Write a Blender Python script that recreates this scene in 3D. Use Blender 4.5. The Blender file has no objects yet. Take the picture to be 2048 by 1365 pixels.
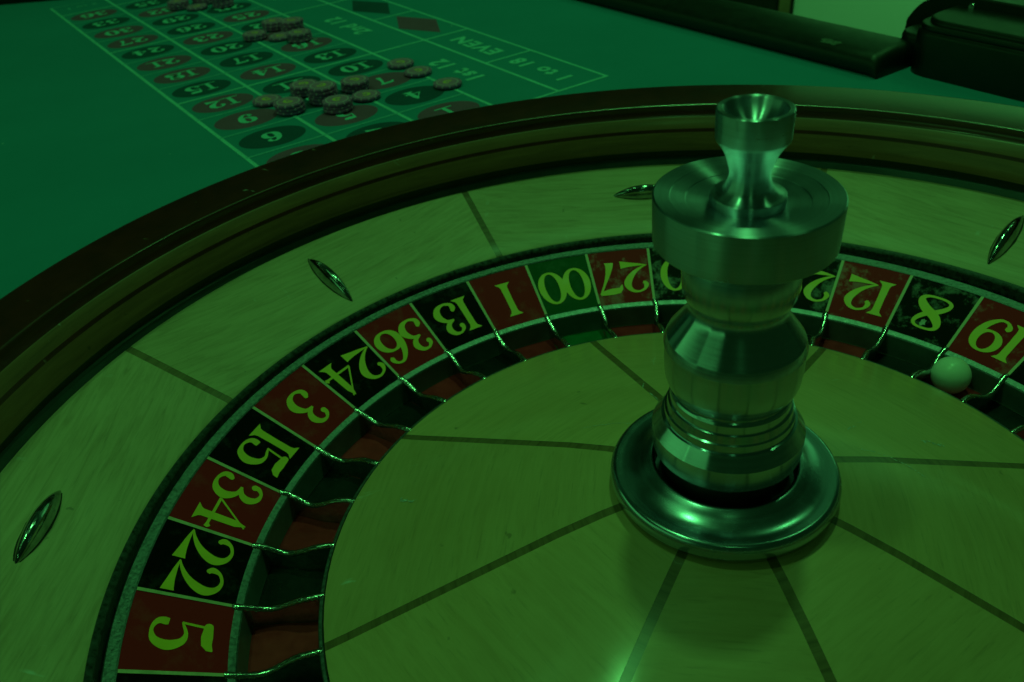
import bpy, bmesh, math, random
from mathutils import Vector, Matrix
random.seed(7)
scene = bpy.context.scene
COL = scene.collection
PI = math.pi

# ------------------------------------------------------------------ camera
cam_d = bpy.data.cameras.new('camera')
cam = bpy.data.objects.new('camera', cam_d)
COL.objects.link(cam)
cam_d.sensor_width = 36.0
cam_d.lens = 36.0 * 1788.17 / 2048.0
cam_d.clip_start = 0.01
cam_d.clip_end = 60
R_ = Vector((0.96660968, 0.24734480, -0.06697969))
U_ = Vector((-0.08682208, 0.56203628, 0.82254310))
B_ = -Vector((-0.24109677, 0.78926280, -0.56474470))
m = Matrix((R_, U_, B_)).transposed().to_4x4()
m.translation = Vector((0, -0.2936164, 0.3020600))
cam.matrix_world = m
cam_d.dof.use_dof = True
cam_d.dof.focus_distance = 0.42
cam_d.dof.aperture_fstop = 17
scene.camera = cam

# ------------------------------------------------------------------ light
# green filter tone, put into the colour of every light: white light through this tint
TINT = (0.135, 1.0, 0.185)
scene.view_settings.view_transform = 'Standard'
scene.view_settings.look = 'None'
scene.view_settings.gamma = 1
scene.view_settings.exposure = -2.45
w = bpy.data.worlds.new('World')
scene.world = w
w.use_nodes = True
w.node_tree.nodes['Background'].inputs[0].default_value = (*TINT, 1)
w.node_tree.nodes['Background'].inputs[1].default_value = 0.09


def area(name, loc, target, size, power, size_y=None):
    d = bpy.data.lights.new(name, 'AREA')
    d.shape = 'DISK' if size_y is None else 'RECTANGLE'
    d.size = size
    if size_y is not None:
        d.size_y = size_y
    d.energy = power
    d.color = TINT
    o = bpy.data.objects.new(name, d)
    COL.objects.link(o)
    o.location = loc
    o.rotation_euler = (Vector(target) - Vector(loc)).to_track_quat('-Z', 'Y').to_euler()
    return o


area('ceiling_lamp', (0.02, 0.62, 2.15), (0, 0, 0), 0.10, 30)
area('ceiling_lamp', (-0.60, -0.12, 2.15), (0, 0, 0), 0.12, 16)
area('ceiling_lamp', (0.75, 1.15, 2.2), (0.6, 1.0, 0), 0.17, 6)
area('ceiling_panel', (-1.15, -0.35, 2.2), (0, 0, 0), 0.9, 4, 0.35)
area('ceiling_lamp', (-1.0, -1.2, 2.15), (0, 0, 0), 0.12, 2.5)
area('ceiling_lamp', (0.35, -1.1, 2.15), (0, 0, 0), 0.12, 2.5)
area('left_fill', (-2.5, -0.55, 0.62), (0, 0, 0.2), 2.2, 13, 0.75)  # unseen panel added at left for the bright reflections in the steel
area('left_fill', (-1.6, -1.9, 1.05), (0, 0, 0.1), 1.5, 7, 0.8)  # second unseen panel, added to brighten the turret's left facets
wl = area('wall_fill', (1.05, 1.30, 1.30), (0.85, 1.75, -0.35), 0.9, 29, 0.25)  # unseen fill light added to brighten the background wall
wl.data.spread = math.radians(110)


# ------------------------------------------------------------------ helpers


def tag(o, label=None, cat=None, group=None, kind=None):
    if label:
        o['label'] = label
    if cat:
        o['category'] = cat
    if group:
        o['group'] = group
    if kind:
        o['kind'] = kind
    return o


def empty(name, loc=(0, 0, 0), **k):
    o = bpy.data.objects.new(name, None)
    COL.objects.link(o)
    o.location = loc
    return tag(o, **k)


def mesh(name, verts, faces, mat, smooth=True, sharp=None):
    me = bpy.data.meshes.new(name)
    me.from_pydata(verts, [], faces)
    bm = bmesh.new()
    bm.from_mesh(me)
    bmesh.ops.recalc_face_normals(bm, faces=bm.faces)
    if sharp:
        for e in bm.edges:
            if len(e.link_faces) == 2 and e.calc_face_angle(0) > math.radians(sharp):
                e.smooth = False
    for f in bm.faces:
        f.smooth = smooth
    bm.to_mesh(me)
    bm.free()
    if mat:
        me.materials.append(mat)
    return me


def obj(name, me, parent=None, rz=0.0, loc=(0, 0, 0)):
    o = bpy.data.objects.new(name, me)
    COL.objects.link(o)
    o.location = loc
    o.rotation_euler = (0, 0, rz)
    if parent:
        o.parent = parent
    return o


def lathe(name, prof, mat, seg=192, a0=0.0, a1=2 * PI, closed=False, sharp=28):
    """prof: list of (r, z). a full ring or, with a0/a1, a sector"""
    full = abs(a1 - a0 - 2 * PI) < 1e-6
    n = seg if full else seg + 1
    v = []
    for i in range(n):
        a = a0 + (a1 - a0) * i / seg
        for r, z in prof:
            v.append((r * math.cos(a), r * math.sin(a), z))
    k = len(prof)
    f = []
    kk = k if closed else k - 1
    for i in range(seg):
        i2 = (i + 1) % n
        for j in range(kk):
            j2 = (j + 1) % k
            f.append((i * k + j, i2 * k + j, i2 * k + j2, i * k + j2))
    if closed and not full:
        f.append(tuple(range(k)))
        f.append(tuple((n - 1) * k + j for j in range(k))[::-1])
    return mesh(name, v, f, mat, True, sharp)


def spline(pts, per=8):
    """Catmull-Rom through tuples of any length"""
    P = [pts[0]] + list(pts) + [pts[-1]]
    out = []
    for i in range(1, len(P) - 2):
        p0, p1, p2, p3 = P[i - 1:i + 3]
        for s in range(per):
            t = s / per
            out.append(tuple(0.5 * (2 * b + (c - a) * t + (2 * a - 5 * b + 4 * c - d) * t * t + (3 * b - a - 3 * c + d) * t ** 3)
                             for a, b, c, d in zip(p0, p1, p2, p3)))
    out.append(tuple(pts[-1]))
    return out


# ------------------------------------------------------------------ materials


class NT:
    def __init__(s, name):
        s.m = bpy.data.materials.new(name)
        s.m.use_nodes = True
        s.t = s.m.node_tree
        s.b = s.t.nodes['Principled BSDF']

    def n(s, typ, **k):
        x = s.t.nodes.new(typ)
        for a, v in k.items():
            setattr(x, a, v)
        return x

    def l(s, a, b):
        s.t.links.new(a, b)

    def coord(s, scale=(1, 1, 1), rnd=True):
        tc = s.n('ShaderNodeTexCoord')
        mp = s.n('ShaderNodeMapping')
        mp.inputs['Scale'].default_value = scale
        s.l(tc.outputs['Object'], mp.inputs['Vector'])
        if rnd:
            oi = s.n('ShaderNodeObjectInfo')
            mu = s.n('ShaderNodeMath', operation='MULTIPLY')
            mu.inputs[1].default_value = 37.0
            s.l(oi.outputs['Random'], mu.inputs[0])
            s.l(mu.outputs[0], mp.inputs['Location'])
        return mp.outputs[0]

    def noise(s, vec, scale, detail=4, rough=0.55, dist=0.0):
        x = s.n('ShaderNodeTexNoise')
        x.inputs['Scale'].default_value = scale
        x.inputs['Detail'].default_value = detail
        x.inputs['Roughness'].default_value = rough
        x.inputs['Distortion'].default_value = dist
        s.l(vec, x.inputs['Vector'])
        return x.outputs['Fac']

    def ramp(s, fac, stops):
        x = s.n('ShaderNodeValToRGB')
        e = x.color_ramp.elements
        while len(e) < len(stops):
            e.new(0.5)
        for i, (p, c) in enumerate(stops):
            e[i].position = p
            e[i].color = (*c, 1) if len(c) == 3 else c
        s.l(fac, x.inputs[0])
        return x.outputs[0]

    def mix(s, fac, a, b):
        x = s.n('ShaderNodeMix', data_type='RGBA')
        if isinstance(fac, float):
            x.inputs[0].default_value = fac
        else:
            s.l(fac, x.inputs[0])
        for sock, v in ((6, a), (7, b)):
            if isinstance(v, tuple):
                x.inputs[sock].default_value = (*v, 1)
            else:
                s.l(v, x.inputs[sock])
        return x.outputs[2]

    def bump(s, h, strength, dist=0.001):
        x = s.n('ShaderNodeBump')
        x.inputs['Strength'].default_value = strength
        x.inputs['Distance'].default_value = dist
        s.l(h, x.inputs['Height'])
        s.l(x.outputs[0], s.b.inputs['Normal'])
        return x

    def set(s, **k):
        names = {'base': 'Base Color', 'rough': 'Roughness', 'metal': 'Metallic', 'coat': 'Coat Weight', 'coatr': 'Coat Roughness',
                 'spec': 'Specular IOR Level', 'aniso': 'Anisotropic', 'sheen': 'Sheen Weight'}
        for a, v in k.items():
            sock = s.b.inputs[names[a]]
            if isinstance(v, (int, float)):
                sock.default_value = v
            elif isinstance(v, tuple):
                sock.default_value = (*v, 1)
            else:
                s.l(v, sock)
        return s


def rng(nt, fac, lo, hi, f0=0.3, f1=0.7):
    x = nt.n('ShaderNodeMapRange')
    x.inputs[1].default_value = f0
    x.inputs[2].default_value = f1
    x.inputs[3].default_value = lo
    x.inputs[4].default_value = hi
    nt.l(fac, x.inputs[0])
    return x.outputs[0]


def wood(name, a, b, c, coat=0.5, coatr=0.12, rough=0.4, stretch=(110, 8, 110), dirt=0.35, chips=False):
    t = NT(name)
    v = t.coord(stretch)
    n1 = t.noise(v, 3.0, 6, 0.6, 0.6)
    v2 = t.coord((260, 14, 260))
    n2 = t.noise(v2, 3.0, 3, 0.6)
    v3 = t.coord((9, 9, 9))
    n3 = t.noise(v3, 1.4, 5, 0.6)
    base0 = t.ramp(n1, [(0.3, b), (0.55, a), (0.8, c)])
    oi = t.n('ShaderNodeObjectInfo')
    hs = t.n('ShaderNodeHueSaturation')
    vr = t.n('ShaderNodeMapRange')
    vr.inputs[3].default_value = 0.87
    vr.inputs[4].default_value = 1.05
    t.l(oi.outputs['Random'], vr.inputs[0])
    t.l(vr.outputs[0], hs.inputs['Value'])
    t.l(base0, hs.inputs['Color'])
    base = hs.outputs[0]
    pores = t.ramp(n2, [(0.30, (0.62, 0.62, 0.62)), (0.42, (1, 1, 1))])
    mu = t.n('ShaderNodeMix', data_type='RGBA', blend_type='MULTIPLY')
    mu.inputs[0].default_value = 0.38
    t.l(base, mu.inputs[6])
    t.l(pores, mu.inputs[7])
    st = t.ramp(n3, [(0.35, (0.72, 0.68, 0.6)), (0.6, (1, 1, 1))])
    mu2 = t.n('ShaderNodeMix', data_type='RGBA', blend_type='MULTIPLY')
    mu2.inputs[0].default_value = dirt
    t.l(mu.outputs[2], mu2.inputs[6])
    t.l(st, mu2.inputs[7])
    sp = t.noise(t.coord((1, 1, 1)), 130, 2, 0.5)
    pit = rng(t, sp, 0.0, 0.55, 0.73, 0.78)
    c1 = t.mix(pit, mu2.outputs[2], (0.42, 0.30, 0.22) if chips else tuple(q * 0.25 for q in a))
    sc1 = t.noise(t.coord((70, 240, 70)), 0.5, 3, 0.6, 0.3)
    sc2 = t.noise(t.coord((1, 1, 1)), 16, 4, 0.6)
    pr = t.n('ShaderNodeMath', operation='MULTIPLY')
    t.l(rng(t, sc1, 0.0, 1.0, 0.66, 0.74), pr.inputs[0])
    t.l(rng(t, sc2, 0.0, 0.7, 0.55, 0.64), pr.inputs[1])
    c2 = t.mix(pr.outputs[0], c1, (0.85, 0.82, 0.85))
    t.l(c2, t.b.inputs['Base Color'])
    t.set(rough=rough, coat=coat)
    t.l(rng(t, n3, coatr, coatr + 0.12), t.b.inputs['Coat Roughness'])
    t.bump(n2, 0.08, 0.0004)
    return t.m


M_MAPLE = wood('apron_maple', (0.76, 0.51, 0.33), (0.60, 0.38, 0.23), (0.82, 0.57, 0.39), coat=0.2, coatr=0.28, rough=0.5)
M_CONE = wood('cone_maple', (0.80, 0.49, 0.25), (0.73, 0.43, 0.21), (0.85, 0.53, 0.28), coat=0.6, coatr=0.085, rough=0.45)
M_INLAY = wood('dark_inlay_wood', (0.30, 0.16, 0.08), (0.18, 0.09, 0.045), (0.36, 0.2, 0.11), coat=0.5, coatr=0.12)
M_MAHOG = wood('mahogany', (0.115, 0.012, 0.009), (0.07, 0.008, 0.006), (0.15, 0.018, 0.012), coat=0.9, coatr=0.07, rough=0.35, stretch=(14, 14, 60), chips=True)
M_WALNUT = wood('bowl_walnut', (0.34, 0.13, 0.065), (0.26, 0.095, 0.05), (0.42, 0.17, 0.085), coat=0.4, coatr=0.16, rough=0.45, stretch=(8, 8, 120))


def plain(name, base, rough=0.5, metal=0.0, coat=0.0, coatr=0.1, nscale=60, var=0.25, rvar=0.15, bumps=0.0, spec=0.5):
    t = NT(name)
    v = t.coord((1, 1, 1))
    n = t.noise(v, nscale, 5, 0.6)
    dk = tuple(c * (1 - var) for c in base)
    lt = tuple(min(1, c * (1 + var)) for c in base)
    t.l(t.ramp(n, [(0.3, dk), (0.7, lt)]), t.b.inputs['Base Color'])
    t.l(rng(t, n, rough - rvar / 2, rough + rvar / 2), t.b.inputs['Roughness'])
    t.set(metal=metal, coat=coat, coatr=coatr, spec=spec)
    if bumps:
        t.bump(n, bumps, 0.001)
    return t.m


def plate_mat(name, base, scuff=0.09):
    """worn lacquered plate: dust smudges and fine scratches"""
    t = NT(name)
    v = t.coord((1, 1, 1))
    n = t.noise(v, 60, 8, 0.72, 0.1)
    s = t.noise(t.coord((500, 30, 60)), 1.5, 3, 0.6)
    m1 = rng(t, n, 0.0, scuff, 0.52, 0.64 if scuff > 0.1 else 0.8)
    dust = t.mix(m1, base, (0.42, 0.45, 0.42))
    m2 = rng(t, s, 0.0, 0.5, 0.70, 0.82)
    mm = t.n('ShaderNodeMath', operation='MULTIPLY')
    t.l(m1, mm.inputs[0])
    t.l(m2, mm.inputs[1])
    t.l(t.mix(mm.outputs[0], dust, (0.6, 0.6, 0.55)), t.b.inputs['Base Color'])
    t.set(rough=0.32)
    t.l(rng(t, n, 0.012, 0.12 if scuff > 0.1 else 0.03, 0.51, 0.60), t.b.inputs['Specular IOR Level'])
    return t.m


C_RED, C_BLACK, C_GREEN = (0.50, 0.020, 0.030), (0.005, 0.006, 0.007), (0.008, 0.10, 0.035)
M_PL = {'r': plate_mat('red_plate', C_RED), 'b': plate_mat('black_plate', C_BLACK), 'g': plate_mat('green_plate', C_GREEN)}
M_SCUFF = {'r': plate_mat('red_plate_scuffed', C_RED, 0.11), 'b': plate_mat('black_plate_scuffed', C_BLACK, 0.30)}
M_FL = {'r': plain('red_pocket', (0.50, 0.022, 0.035), 0.35), 'b': plain('black_pocket', (0.012, 0.014, 0.018), 0.3), 'g': plain('green_pocket', (0.01, 0.16, 0.06), 0.35)}
M_YEL = plain('yellow_print', (1.0, 0.64, 0.04), 0.45, nscale=90, var=0.08)
M_PALE = plain('pale_gold_line', (0.70, 0.55, 0.36), 0.45, nscale=160, var=0.2)
M_ZINC = plain('worn_zinc', (0.21, 0.24, 0.28), 0.42, 0.8, nscale=600, var=0.3, rvar=0.25, bumps=0.15)
M_DARKRING = plain('dark_worn_metal', (0.05, 0.055, 0.06), 0.45, 0.5, nscale=400, var=0.9, rvar=0.4, bumps=0.3)
M_POCKW = plain('dark_pocket_wall', (0.15, 0.16, 0.17), 0.4, 0.3, nscale=60)
M_BLACKG = plain('black_groove', (0.006, 0.006, 0.007), 0.5)
M_BALL = plain('ball_white', (0.96, 0.95, 0.93), 0.30, nscale=20, var=0.02, rvar=0.04)
M_CHROME = plain('fret_chrome', (0.55, 0.58, 0.62), 0.16, 1.0, nscale=260, var=0.25, rvar=0.12, bumps=0.35)
M_DEFL = plain('deflector_chrome', (0.42, 0.46, 0.52), 0.13, 1.0, nscale=90, var=0.5, rvar=0.1, bumps=0.3)
M_VINYL = plain('black_vinyl', (0.011, 0.011, 0.012), 0.42, nscale=90, bumps=0.25, rvar=0.1)
M_PLASTIC = plain('black_plastic', (0.007, 0.007, 0.008), 0.38, nscale=60, rvar=0.08)


def brushed(name, base, rough, aniso, ring=900):
    """turned steel: fine lathe lines round the axis"""
    t = NT(name)
    tc = t.n('ShaderNodeTexCoord')
    sx = t.n('ShaderNodeSeparateXYZ')
    t.l(tc.outputs['Object'], sx.inputs[0])
    p = t.n('ShaderNodeVectorMath', operation='LENGTH')
    cx = t.n('ShaderNodeCombineXYZ')
    t.l(sx.outputs[0], cx.inputs[0])
    t.l(sx.outputs[1], cx.inputs[1])
    t.l(cx.outputs[0], p.inputs[0])
    c2 = t.n('ShaderNodeCombineXYZ')
    t.l(p.outputs['Value'], c2.inputs[0])
    t.l(sx.outputs[2], c2.inputs[1])
    n = t.noise(c2.outputs[0], ring, 5, 0.7)
    n2 = t.noise(t.coord((1, 1, 1), False), 70, 4, 0.6)
    t.l(t.ramp(n, [(0.3, tuple(c * 0.82 for c in base)), (0.7, base)]), t.b.inputs['Base Color'])
    ad = t.n('ShaderNodeMath', operation='ADD')
    t.l(rng(t, n, rough - 0.03, rough + 0.03), ad.inputs[0])
    t.l(rng(t, n2, -0.04, 0.05), ad.inputs[1])
    t.l(ad.outputs[0], t.b.inputs['Roughness'])
    t.set(metal=1.0, aniso=aniso)
    t.b.inputs['Anisotropic Rotation'].default_value = 0.25
    tn = t.n('ShaderNodeTangent', direction_type='RADIAL', axis='Z')
    t.l(tn.outputs[0], t.b.inputs['Tangent'])
    t.bump(n, 0.03, 0.0002)
    return t.m


M_STEEL = brushed('turned_steel', (0.58, 0.66, 0.84), 0.32, 1.0)
M_STEEL_COL = brushed('turned_steel_column', (0.60, 0.68, 0.86), 0.19, 0.85)
M_FLANGE = brushed('polished_flange', (0.50, 0.60, 0.80), 0.24, 0.2, 300)

# ------------------------------------------------------------------ glyphs (strokes with varying width, unit height)


def ringstroke(cx, cy, rx, ry, wx, wy, tilt=0.0, n=44):
    o = []
    for i in range(n + 1):
        a = 2 * PI * i / n
        ww = wy + (wx - wy) * abs(math.cos(a + tilt)) ** 1.6
        o.append((cx + (rx - wx / 2) * math.cos(a), cy + (ry - wy / 2) * math.sin(a), ww))
    return o


def eight():
    o = []
    n = 72
    for i in range(n + 1):
        t = 2 * PI * i / n
        y = 0.5 + 0.455 * math.cos(t)
        amp = 0.30 if y < 0.5 else 0.255
        s2 = math.sin(2 * t)
        x = 0.32 + amp * math.copysign(abs(s2) ** 0.78, s2)
        diag = max(0.0, math.cos(t - PI / 2)) if True else 0
        ww = 0.05 + 0.145 * abs(math.sin(t)) ** 2 * (1 if math.sin(t) < 0 else 0.45)
        o.append((x, y, ww))
    return o


SP = spline
SERIF1 = [(0.14, 0.0, 0.34), (0.14, 0.045, 0.27), (0.14, 0.085, 0.19), (0.14, 0.15, 0.155), (0.14, 0.5, 0.145), (0.14, 0.85, 0.155), (0.14, 0.915, 0.19), (0.14, 0.955, 0.27), (0.14, 1.0, 0.34)]
G = {
    '0': ([ringstroke(0.33, 0.5, 0.33, 0.5, 0.155, 0.055)], 0.66),
    '1': ([SERIF1], 0.28),
    '2': ([SP([(0.09, 0.70, 0.09), (0.06, 0.77, 0.11), (0.12, 0.90, 0.06), (0.28, 0.965, 0.055), (0.44, 0.90, 0.10), (0.51, 0.73, 0.17), (0.45, 0.55, 0.155), (0.31, 0.36, 0.10), (0.14, 0.22, 0.055), (0.01, 0.155, 0.02)]),
           [(0.0, 0.15, 0.015), (0.2, 0.125, 0.07), (0.4, 0.11, 0.12), (0.56, 0.10, 0.18), (0.62, 0.10, 0.21)],
           SP([(0.085, 0.73, 0.02), (0.095, 0.745, 0.12), (0.105, 0.76, 0.02)])], 0.64),
    '3': ([SP([(0.10, 0.78, 0.12), (0.10, 0.86, 0.09), (0.20, 0.955, 0.055), (0.35, 0.93, 0.10), (0.43, 0.78, 0.15), (0.36, 0.62, 0.10), (0.20, 0.545, 0.04)]),
           SP([(0.20, 0.545, 0.04), (0.38, 0.52, 0.09), (0.50, 0.32, 0.17), (0.42, 0.11, 0.12), (0.24, 0.035, 0.06), (0.09, 0.10, 0.09), (0.07, 0.20, 0.12), (0.10, 0.27, 0.09)])], 0.58),
    '4': ([[(0.42, 0.0, 0.34), (0.42, 0.045, 0.26), (0.42, 0.09, 0.18), (0.42, 0.14, 0.145), (0.42, 0.5, 0.145), (0.42, 0.80, 0.14), (0.42, 0.99, 0.02)],
           [(0.475, 0.98, 0.03), (0.02, 0.33, 0.035)], [(0.0, 0.315, 0.05), (0.60, 0.315, 0.05), (0.66, 0.33, 0.11), (0.69, 0.34, 0.02)]], 0.68),
    '5': ([SP([(0.05, 0.18, 0.06), (0.07, 0.24, 0.13), (0.07, 0.14, 0.11), (0.14, 0.06, 0.07), (0.27, 0.03, 0.055), (0.43, 0.10, 0.12), (0.51, 0.30, 0.17), (0.43, 0.51, 0.12), (0.28, 0.575, 0.06), (0.14, 0.53, 0.045), (0.06, 0.49, 0.02)]),
           [(0.065, 0.49, 0.04), (0.115, 0.93, 0.045)],
           [(0.09, 0.925, 0.13), (0.3, 0.915, 0.17), (0.45, 0.92, 0.15), (0.53, 0.97, 0.10), (0.57, 1.02, 0.02)]], 0.58),
    '6': ([ringstroke(0.32, 0.31, 0.32, 0.31, 0.16, 0.055),
           SP([(0.07, 0.30, 0.15), (0.085, 0.52, 0.145), (0.17, 0.76, 0.12), (0.32, 0.94, 0.07), (0.46, 0.95, 0.055), (0.54, 0.87, 0.09), (0.55, 0.80, 0.12), (0.52, 0.74, 0.07)])], 0.66),
    '7': ([[(0.0, 0.72, 0.02), (0.035, 0.83, 0.09), (0.09, 0.89, 0.15), (0.25, 0.905, 0.17), (0.45, 0.925, 0.13), (0.58, 0.955, 0.06)],
           SP([(0.565, 0.96, 0.05), (0.43, 0.68, 0.055), (0.31, 0.40, 0.10), (0.235, 0.15, 0.155), (0.22, 0.0, 0.20)])], 0.60),
    '8': ([eight()], 0.64),
}
G['9'] = ([[(0.64 - x, 1 - y, ww) for x, y, ww in s] for s in G['6'][0]], 0.66)
XZ = [0]


def glyph(strokes, sx, sy, ox, oy, fat, V, F, fn, z0):
    """append stroke quads; fn maps (x, y, z) to 3D"""
    for si, st in enumerate(strokes):
        P = [(ox + x * sx, oy + y * sy, ww * fat) for x, y, ww in st]
        k = len(P)
        closed = (abs(P[0][0] - P[-1][0]) + abs(P[0][1] - P[-1][1])) < 1e-6
        base = len(V)
        zz = z0 + 0.00002 * si
        for i in range(k):
            a = P[i - 1] if i else (P[-2] if closed else P[0])
            b = P[i + 1] if i < k - 1 else (P[1] if closed else P[-1])
            dx, dy = b[0] - a[0], b[1] - a[1]
            L = math.hypot(dx, dy) or 1
            nx, ny = -dy / L, dx / L
            h = P[i][2] * sy / 2
            V.append(fn(P[i][0] + nx * h, P[i][1] + ny * h, zz))
            V.append(fn(P[i][0] - nx * h, P[i][1] - ny * h, zz))
        for i in range(k - 1):
            q = base + 2 * i
            F.append((q, q + 1, q + 3, q + 2))
        if not closed:      # round caps
            for e in (0, k - 1):
                r = P[e][2] * sy / 2
                if r / sy < 0.04 or r / sy > 0.085:
                    continue
                c = len(V)
                V.append(fn(P[e][0], P[e][1], zz + 0.00001))
                for q in range(14):
                    an = 2 * PI * q / 14
                    V.append(fn(P[e][0] + r * math.cos(an), P[e][1] + r * math.sin(an), zz + 0.00001))
                for q in range(14):
                    F.append((c, c + 1 + q, c + 1 + (q + 1) % 14))


G['I'] = ([[(0.25, 0.0, 0.02), (0.25, 0.001, 0.50), (0.25, 0.075, 0.48), (0.25, 0.08, 0.115), (0.25, 0.92, 0.115), (0.25, 0.925, 0.30), (0.25, 0.999, 0.30), (0.25, 1.0, 0.02)]], 0.5)

G['J'] = ([[(0.0, 0.70, 0.05), (0.03, 0.80, 0.075), (0.09, 0.87, 0.105), (0.3, 0.885, 0.115), (0.52, 0.90, 0.11), (0.60, 0.92, 0.08)], SP([(0.56, 0.92, 0.06), (0.44, 0.62, 0.07), (0.37, 0.32, 0.10), (0.35, 0.0, 0.14)])], 0.60)


def number_mesh(name, text, h, wscale, gap, fat, fn, mat, z0=0.0):
    V, F = [], []
    if fat > 1.2:
        text = text.replace('1', 'I').replace('7', 'J')
    total = sum(G[c][1] for c in text) * wscale + gap * (len(text) - 1)
    x = -total / 2 * h
    for i, c in enumerate(text):
        glyph(G[c][0], h * wscale, h, x, -h / 2, fat, V, F, fn, z0 + 0.00006 * i)
        x += (G[c][1] * wscale + gap) * h
    me = bpy.data.meshes.new(name)
    me.from_pydata(V, [], F)
    bm = bmesh.new()
    bm.from_mesh(me)
    for f in bm.faces:
        f.normal_update()
        if f.normal.z < 0:
            f.normal_flip()
    bm.to_mesh(me)
    bm.free()
    me.materials.append(mat)
    return me


# ------------------------------------------------------------------ wheel rotor
PHI = 3.637173
N = 38
ST = 2 * PI / N
RO, RI, ZI = 0.26, 0.22095, -0.0187
FLOOR = -0.0335
SEQ = [('5', 'r'), ('22', 'b'), ('34', 'r'), ('15', 'b'), ('3', 'r'), ('24', 'b'), ('36', 'r'), ('13', 'b'), ('1', 'r'), ('00', 'g'), ('27', 'r'), ('10', 'b'), ('25', 'r'),
       ('29', 'b'), ('12', 'r'), ('8', 'b'), ('19', 'r'), ('31', 'b'), ('18', 'r'), ('6', 'b'), ('21', 'r'), ('33', 'b'), ('16', 'r'), ('4', 'b'), ('23', 'r'), ('35', 'b'),
       ('14', 'r'), ('2', 'b'), ('0', 'g'), ('28', 'b'), ('9', 'r'), ('26', 'b'), ('30', 'r'), ('11', 'b'), ('7', 'r'), ('20', 'b'), ('32', 'r'), ('17', 'b')]
rotor = empty('wheel_rotor', label='spinning roulette wheel head with numbered red and black plates, pale wooden cone and steel turret', cat='roulette wheel')


def zp(r):
    return (r - RO) / (RO - RI) * (0 - ZI)


def sector(name, r0, r1, z0, z1, half, mat, seg=8, nr=1):
    V, F = [], []
    for i in range(seg + 1):
        a = -half + 2 * half * i / seg
        for j in range(nr + 1):
            t = j / nr
            r = r0 + (r1 - r0) * t
            V.append((r * math.cos(a), r * math.sin(a), z0 + (z1 - z0) * t))
    k = nr + 1
    for i in range(seg):
        for j in range(nr):
            F.append((i * k + j, i * k + j + 1, (i + 1) * k + j + 1, (i + 1) * k + j))
    return mesh(name, V, F, mat)


plates = {c: sector('number_plate', RO, RI, 0, ZI, ST / 2 - 0.0004, M_PL[c]) for c in 'rbg'}
scuffed = {c: sector('number_plate', RO, RI, 0, ZI, ST / 2 - 0.0004, M_SCUFF[c]) for c in 'rb'}
floors = {c: sector('pocket_floor', 0.2166, 0.1824, FLOOR, FLOOR, ST / 2, M_FL[c], 4) for c in 'rbg'}
div_me = None
V = [(RO - 0.0002, -0.0009, 0.00035), (RO - 0.0002, 0.0009, 0.00035), (RI, 0.0008, ZI + 0.00035), (RI, -0.0008, ZI + 0.00035)]
div_me = mesh('divider_line', V, [(0, 1, 2, 3)], M_PALE, False)


def plate_fn(x, y, z):
    r = RI + 0.0186 - y * 0.902
    a = x / 0.2395
    return (r * math.cos(a), r * math.sin(a), zp(r) + 0.0003 + z)


# fret: thin metal wall with a rounded, wavy top
def fret_mesh(seed):
    rnd = random.Random(seed)
    prof = spline([(0.2222, -0.0172), (0.2195, -0.0178), (0.216, -0.0192), (0.210, -0.0219), (0.2045, -0.0228), (0.198, -0.0205), (0.1915, -0.0176), (0.186, -0.0166), (0.1822, -0.0166), (0.1803, -0.0172)], 6)
    V, F = [], []
    for i, (r, z) in enumerate(prof):
        t = i / (len(prof) - 1)
        y0 = 0.0009 * math.sin(t * 9 + seed) * (0.3 + 0.7 * math.sin(PI * t))
        rb = 0.0018 + 0.0003 * math.sin(i * 1.9 + seed * 2) * rnd.random() + (0.00025 if t < 0.12 or t > 0.9 else 0)
        if i == 0 or i == len(prof) - 1:
            rb *= 0.5
        fl = FLOOR if 0.1826 < r < 0.2168 else z - 0.0022
        ring = [(y0 - 0.0006, fl), (y0 - 0.0006, z - rb)]
        for q in range(7):
            a = PI * (1.15 - 1.3 * q / 6)
            ring.append((y0 + rb * math.cos(a), z - rb * 0.7 + rb * math.sin(a)))
        ring += [(y0 + 0.0006, z - rb), (y0 + 0.0006, fl)]
        for yy, zz in ring:
            V.append((r, yy, zz))
    k = 11
    for i in range(len(prof) - 1):
        for j in range(k - 1):
            F.append((i * k + j, i * k + j + 1, (i + 1) * k + j + 1, (i + 1) * k + j))
    F.append(tuple(range(k)))
    F.append(tuple((len(prof) - 1) * k + j for j in range(k))[::-1])
    return mesh('fret', V, F, M_CHROME, True, 60)


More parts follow.
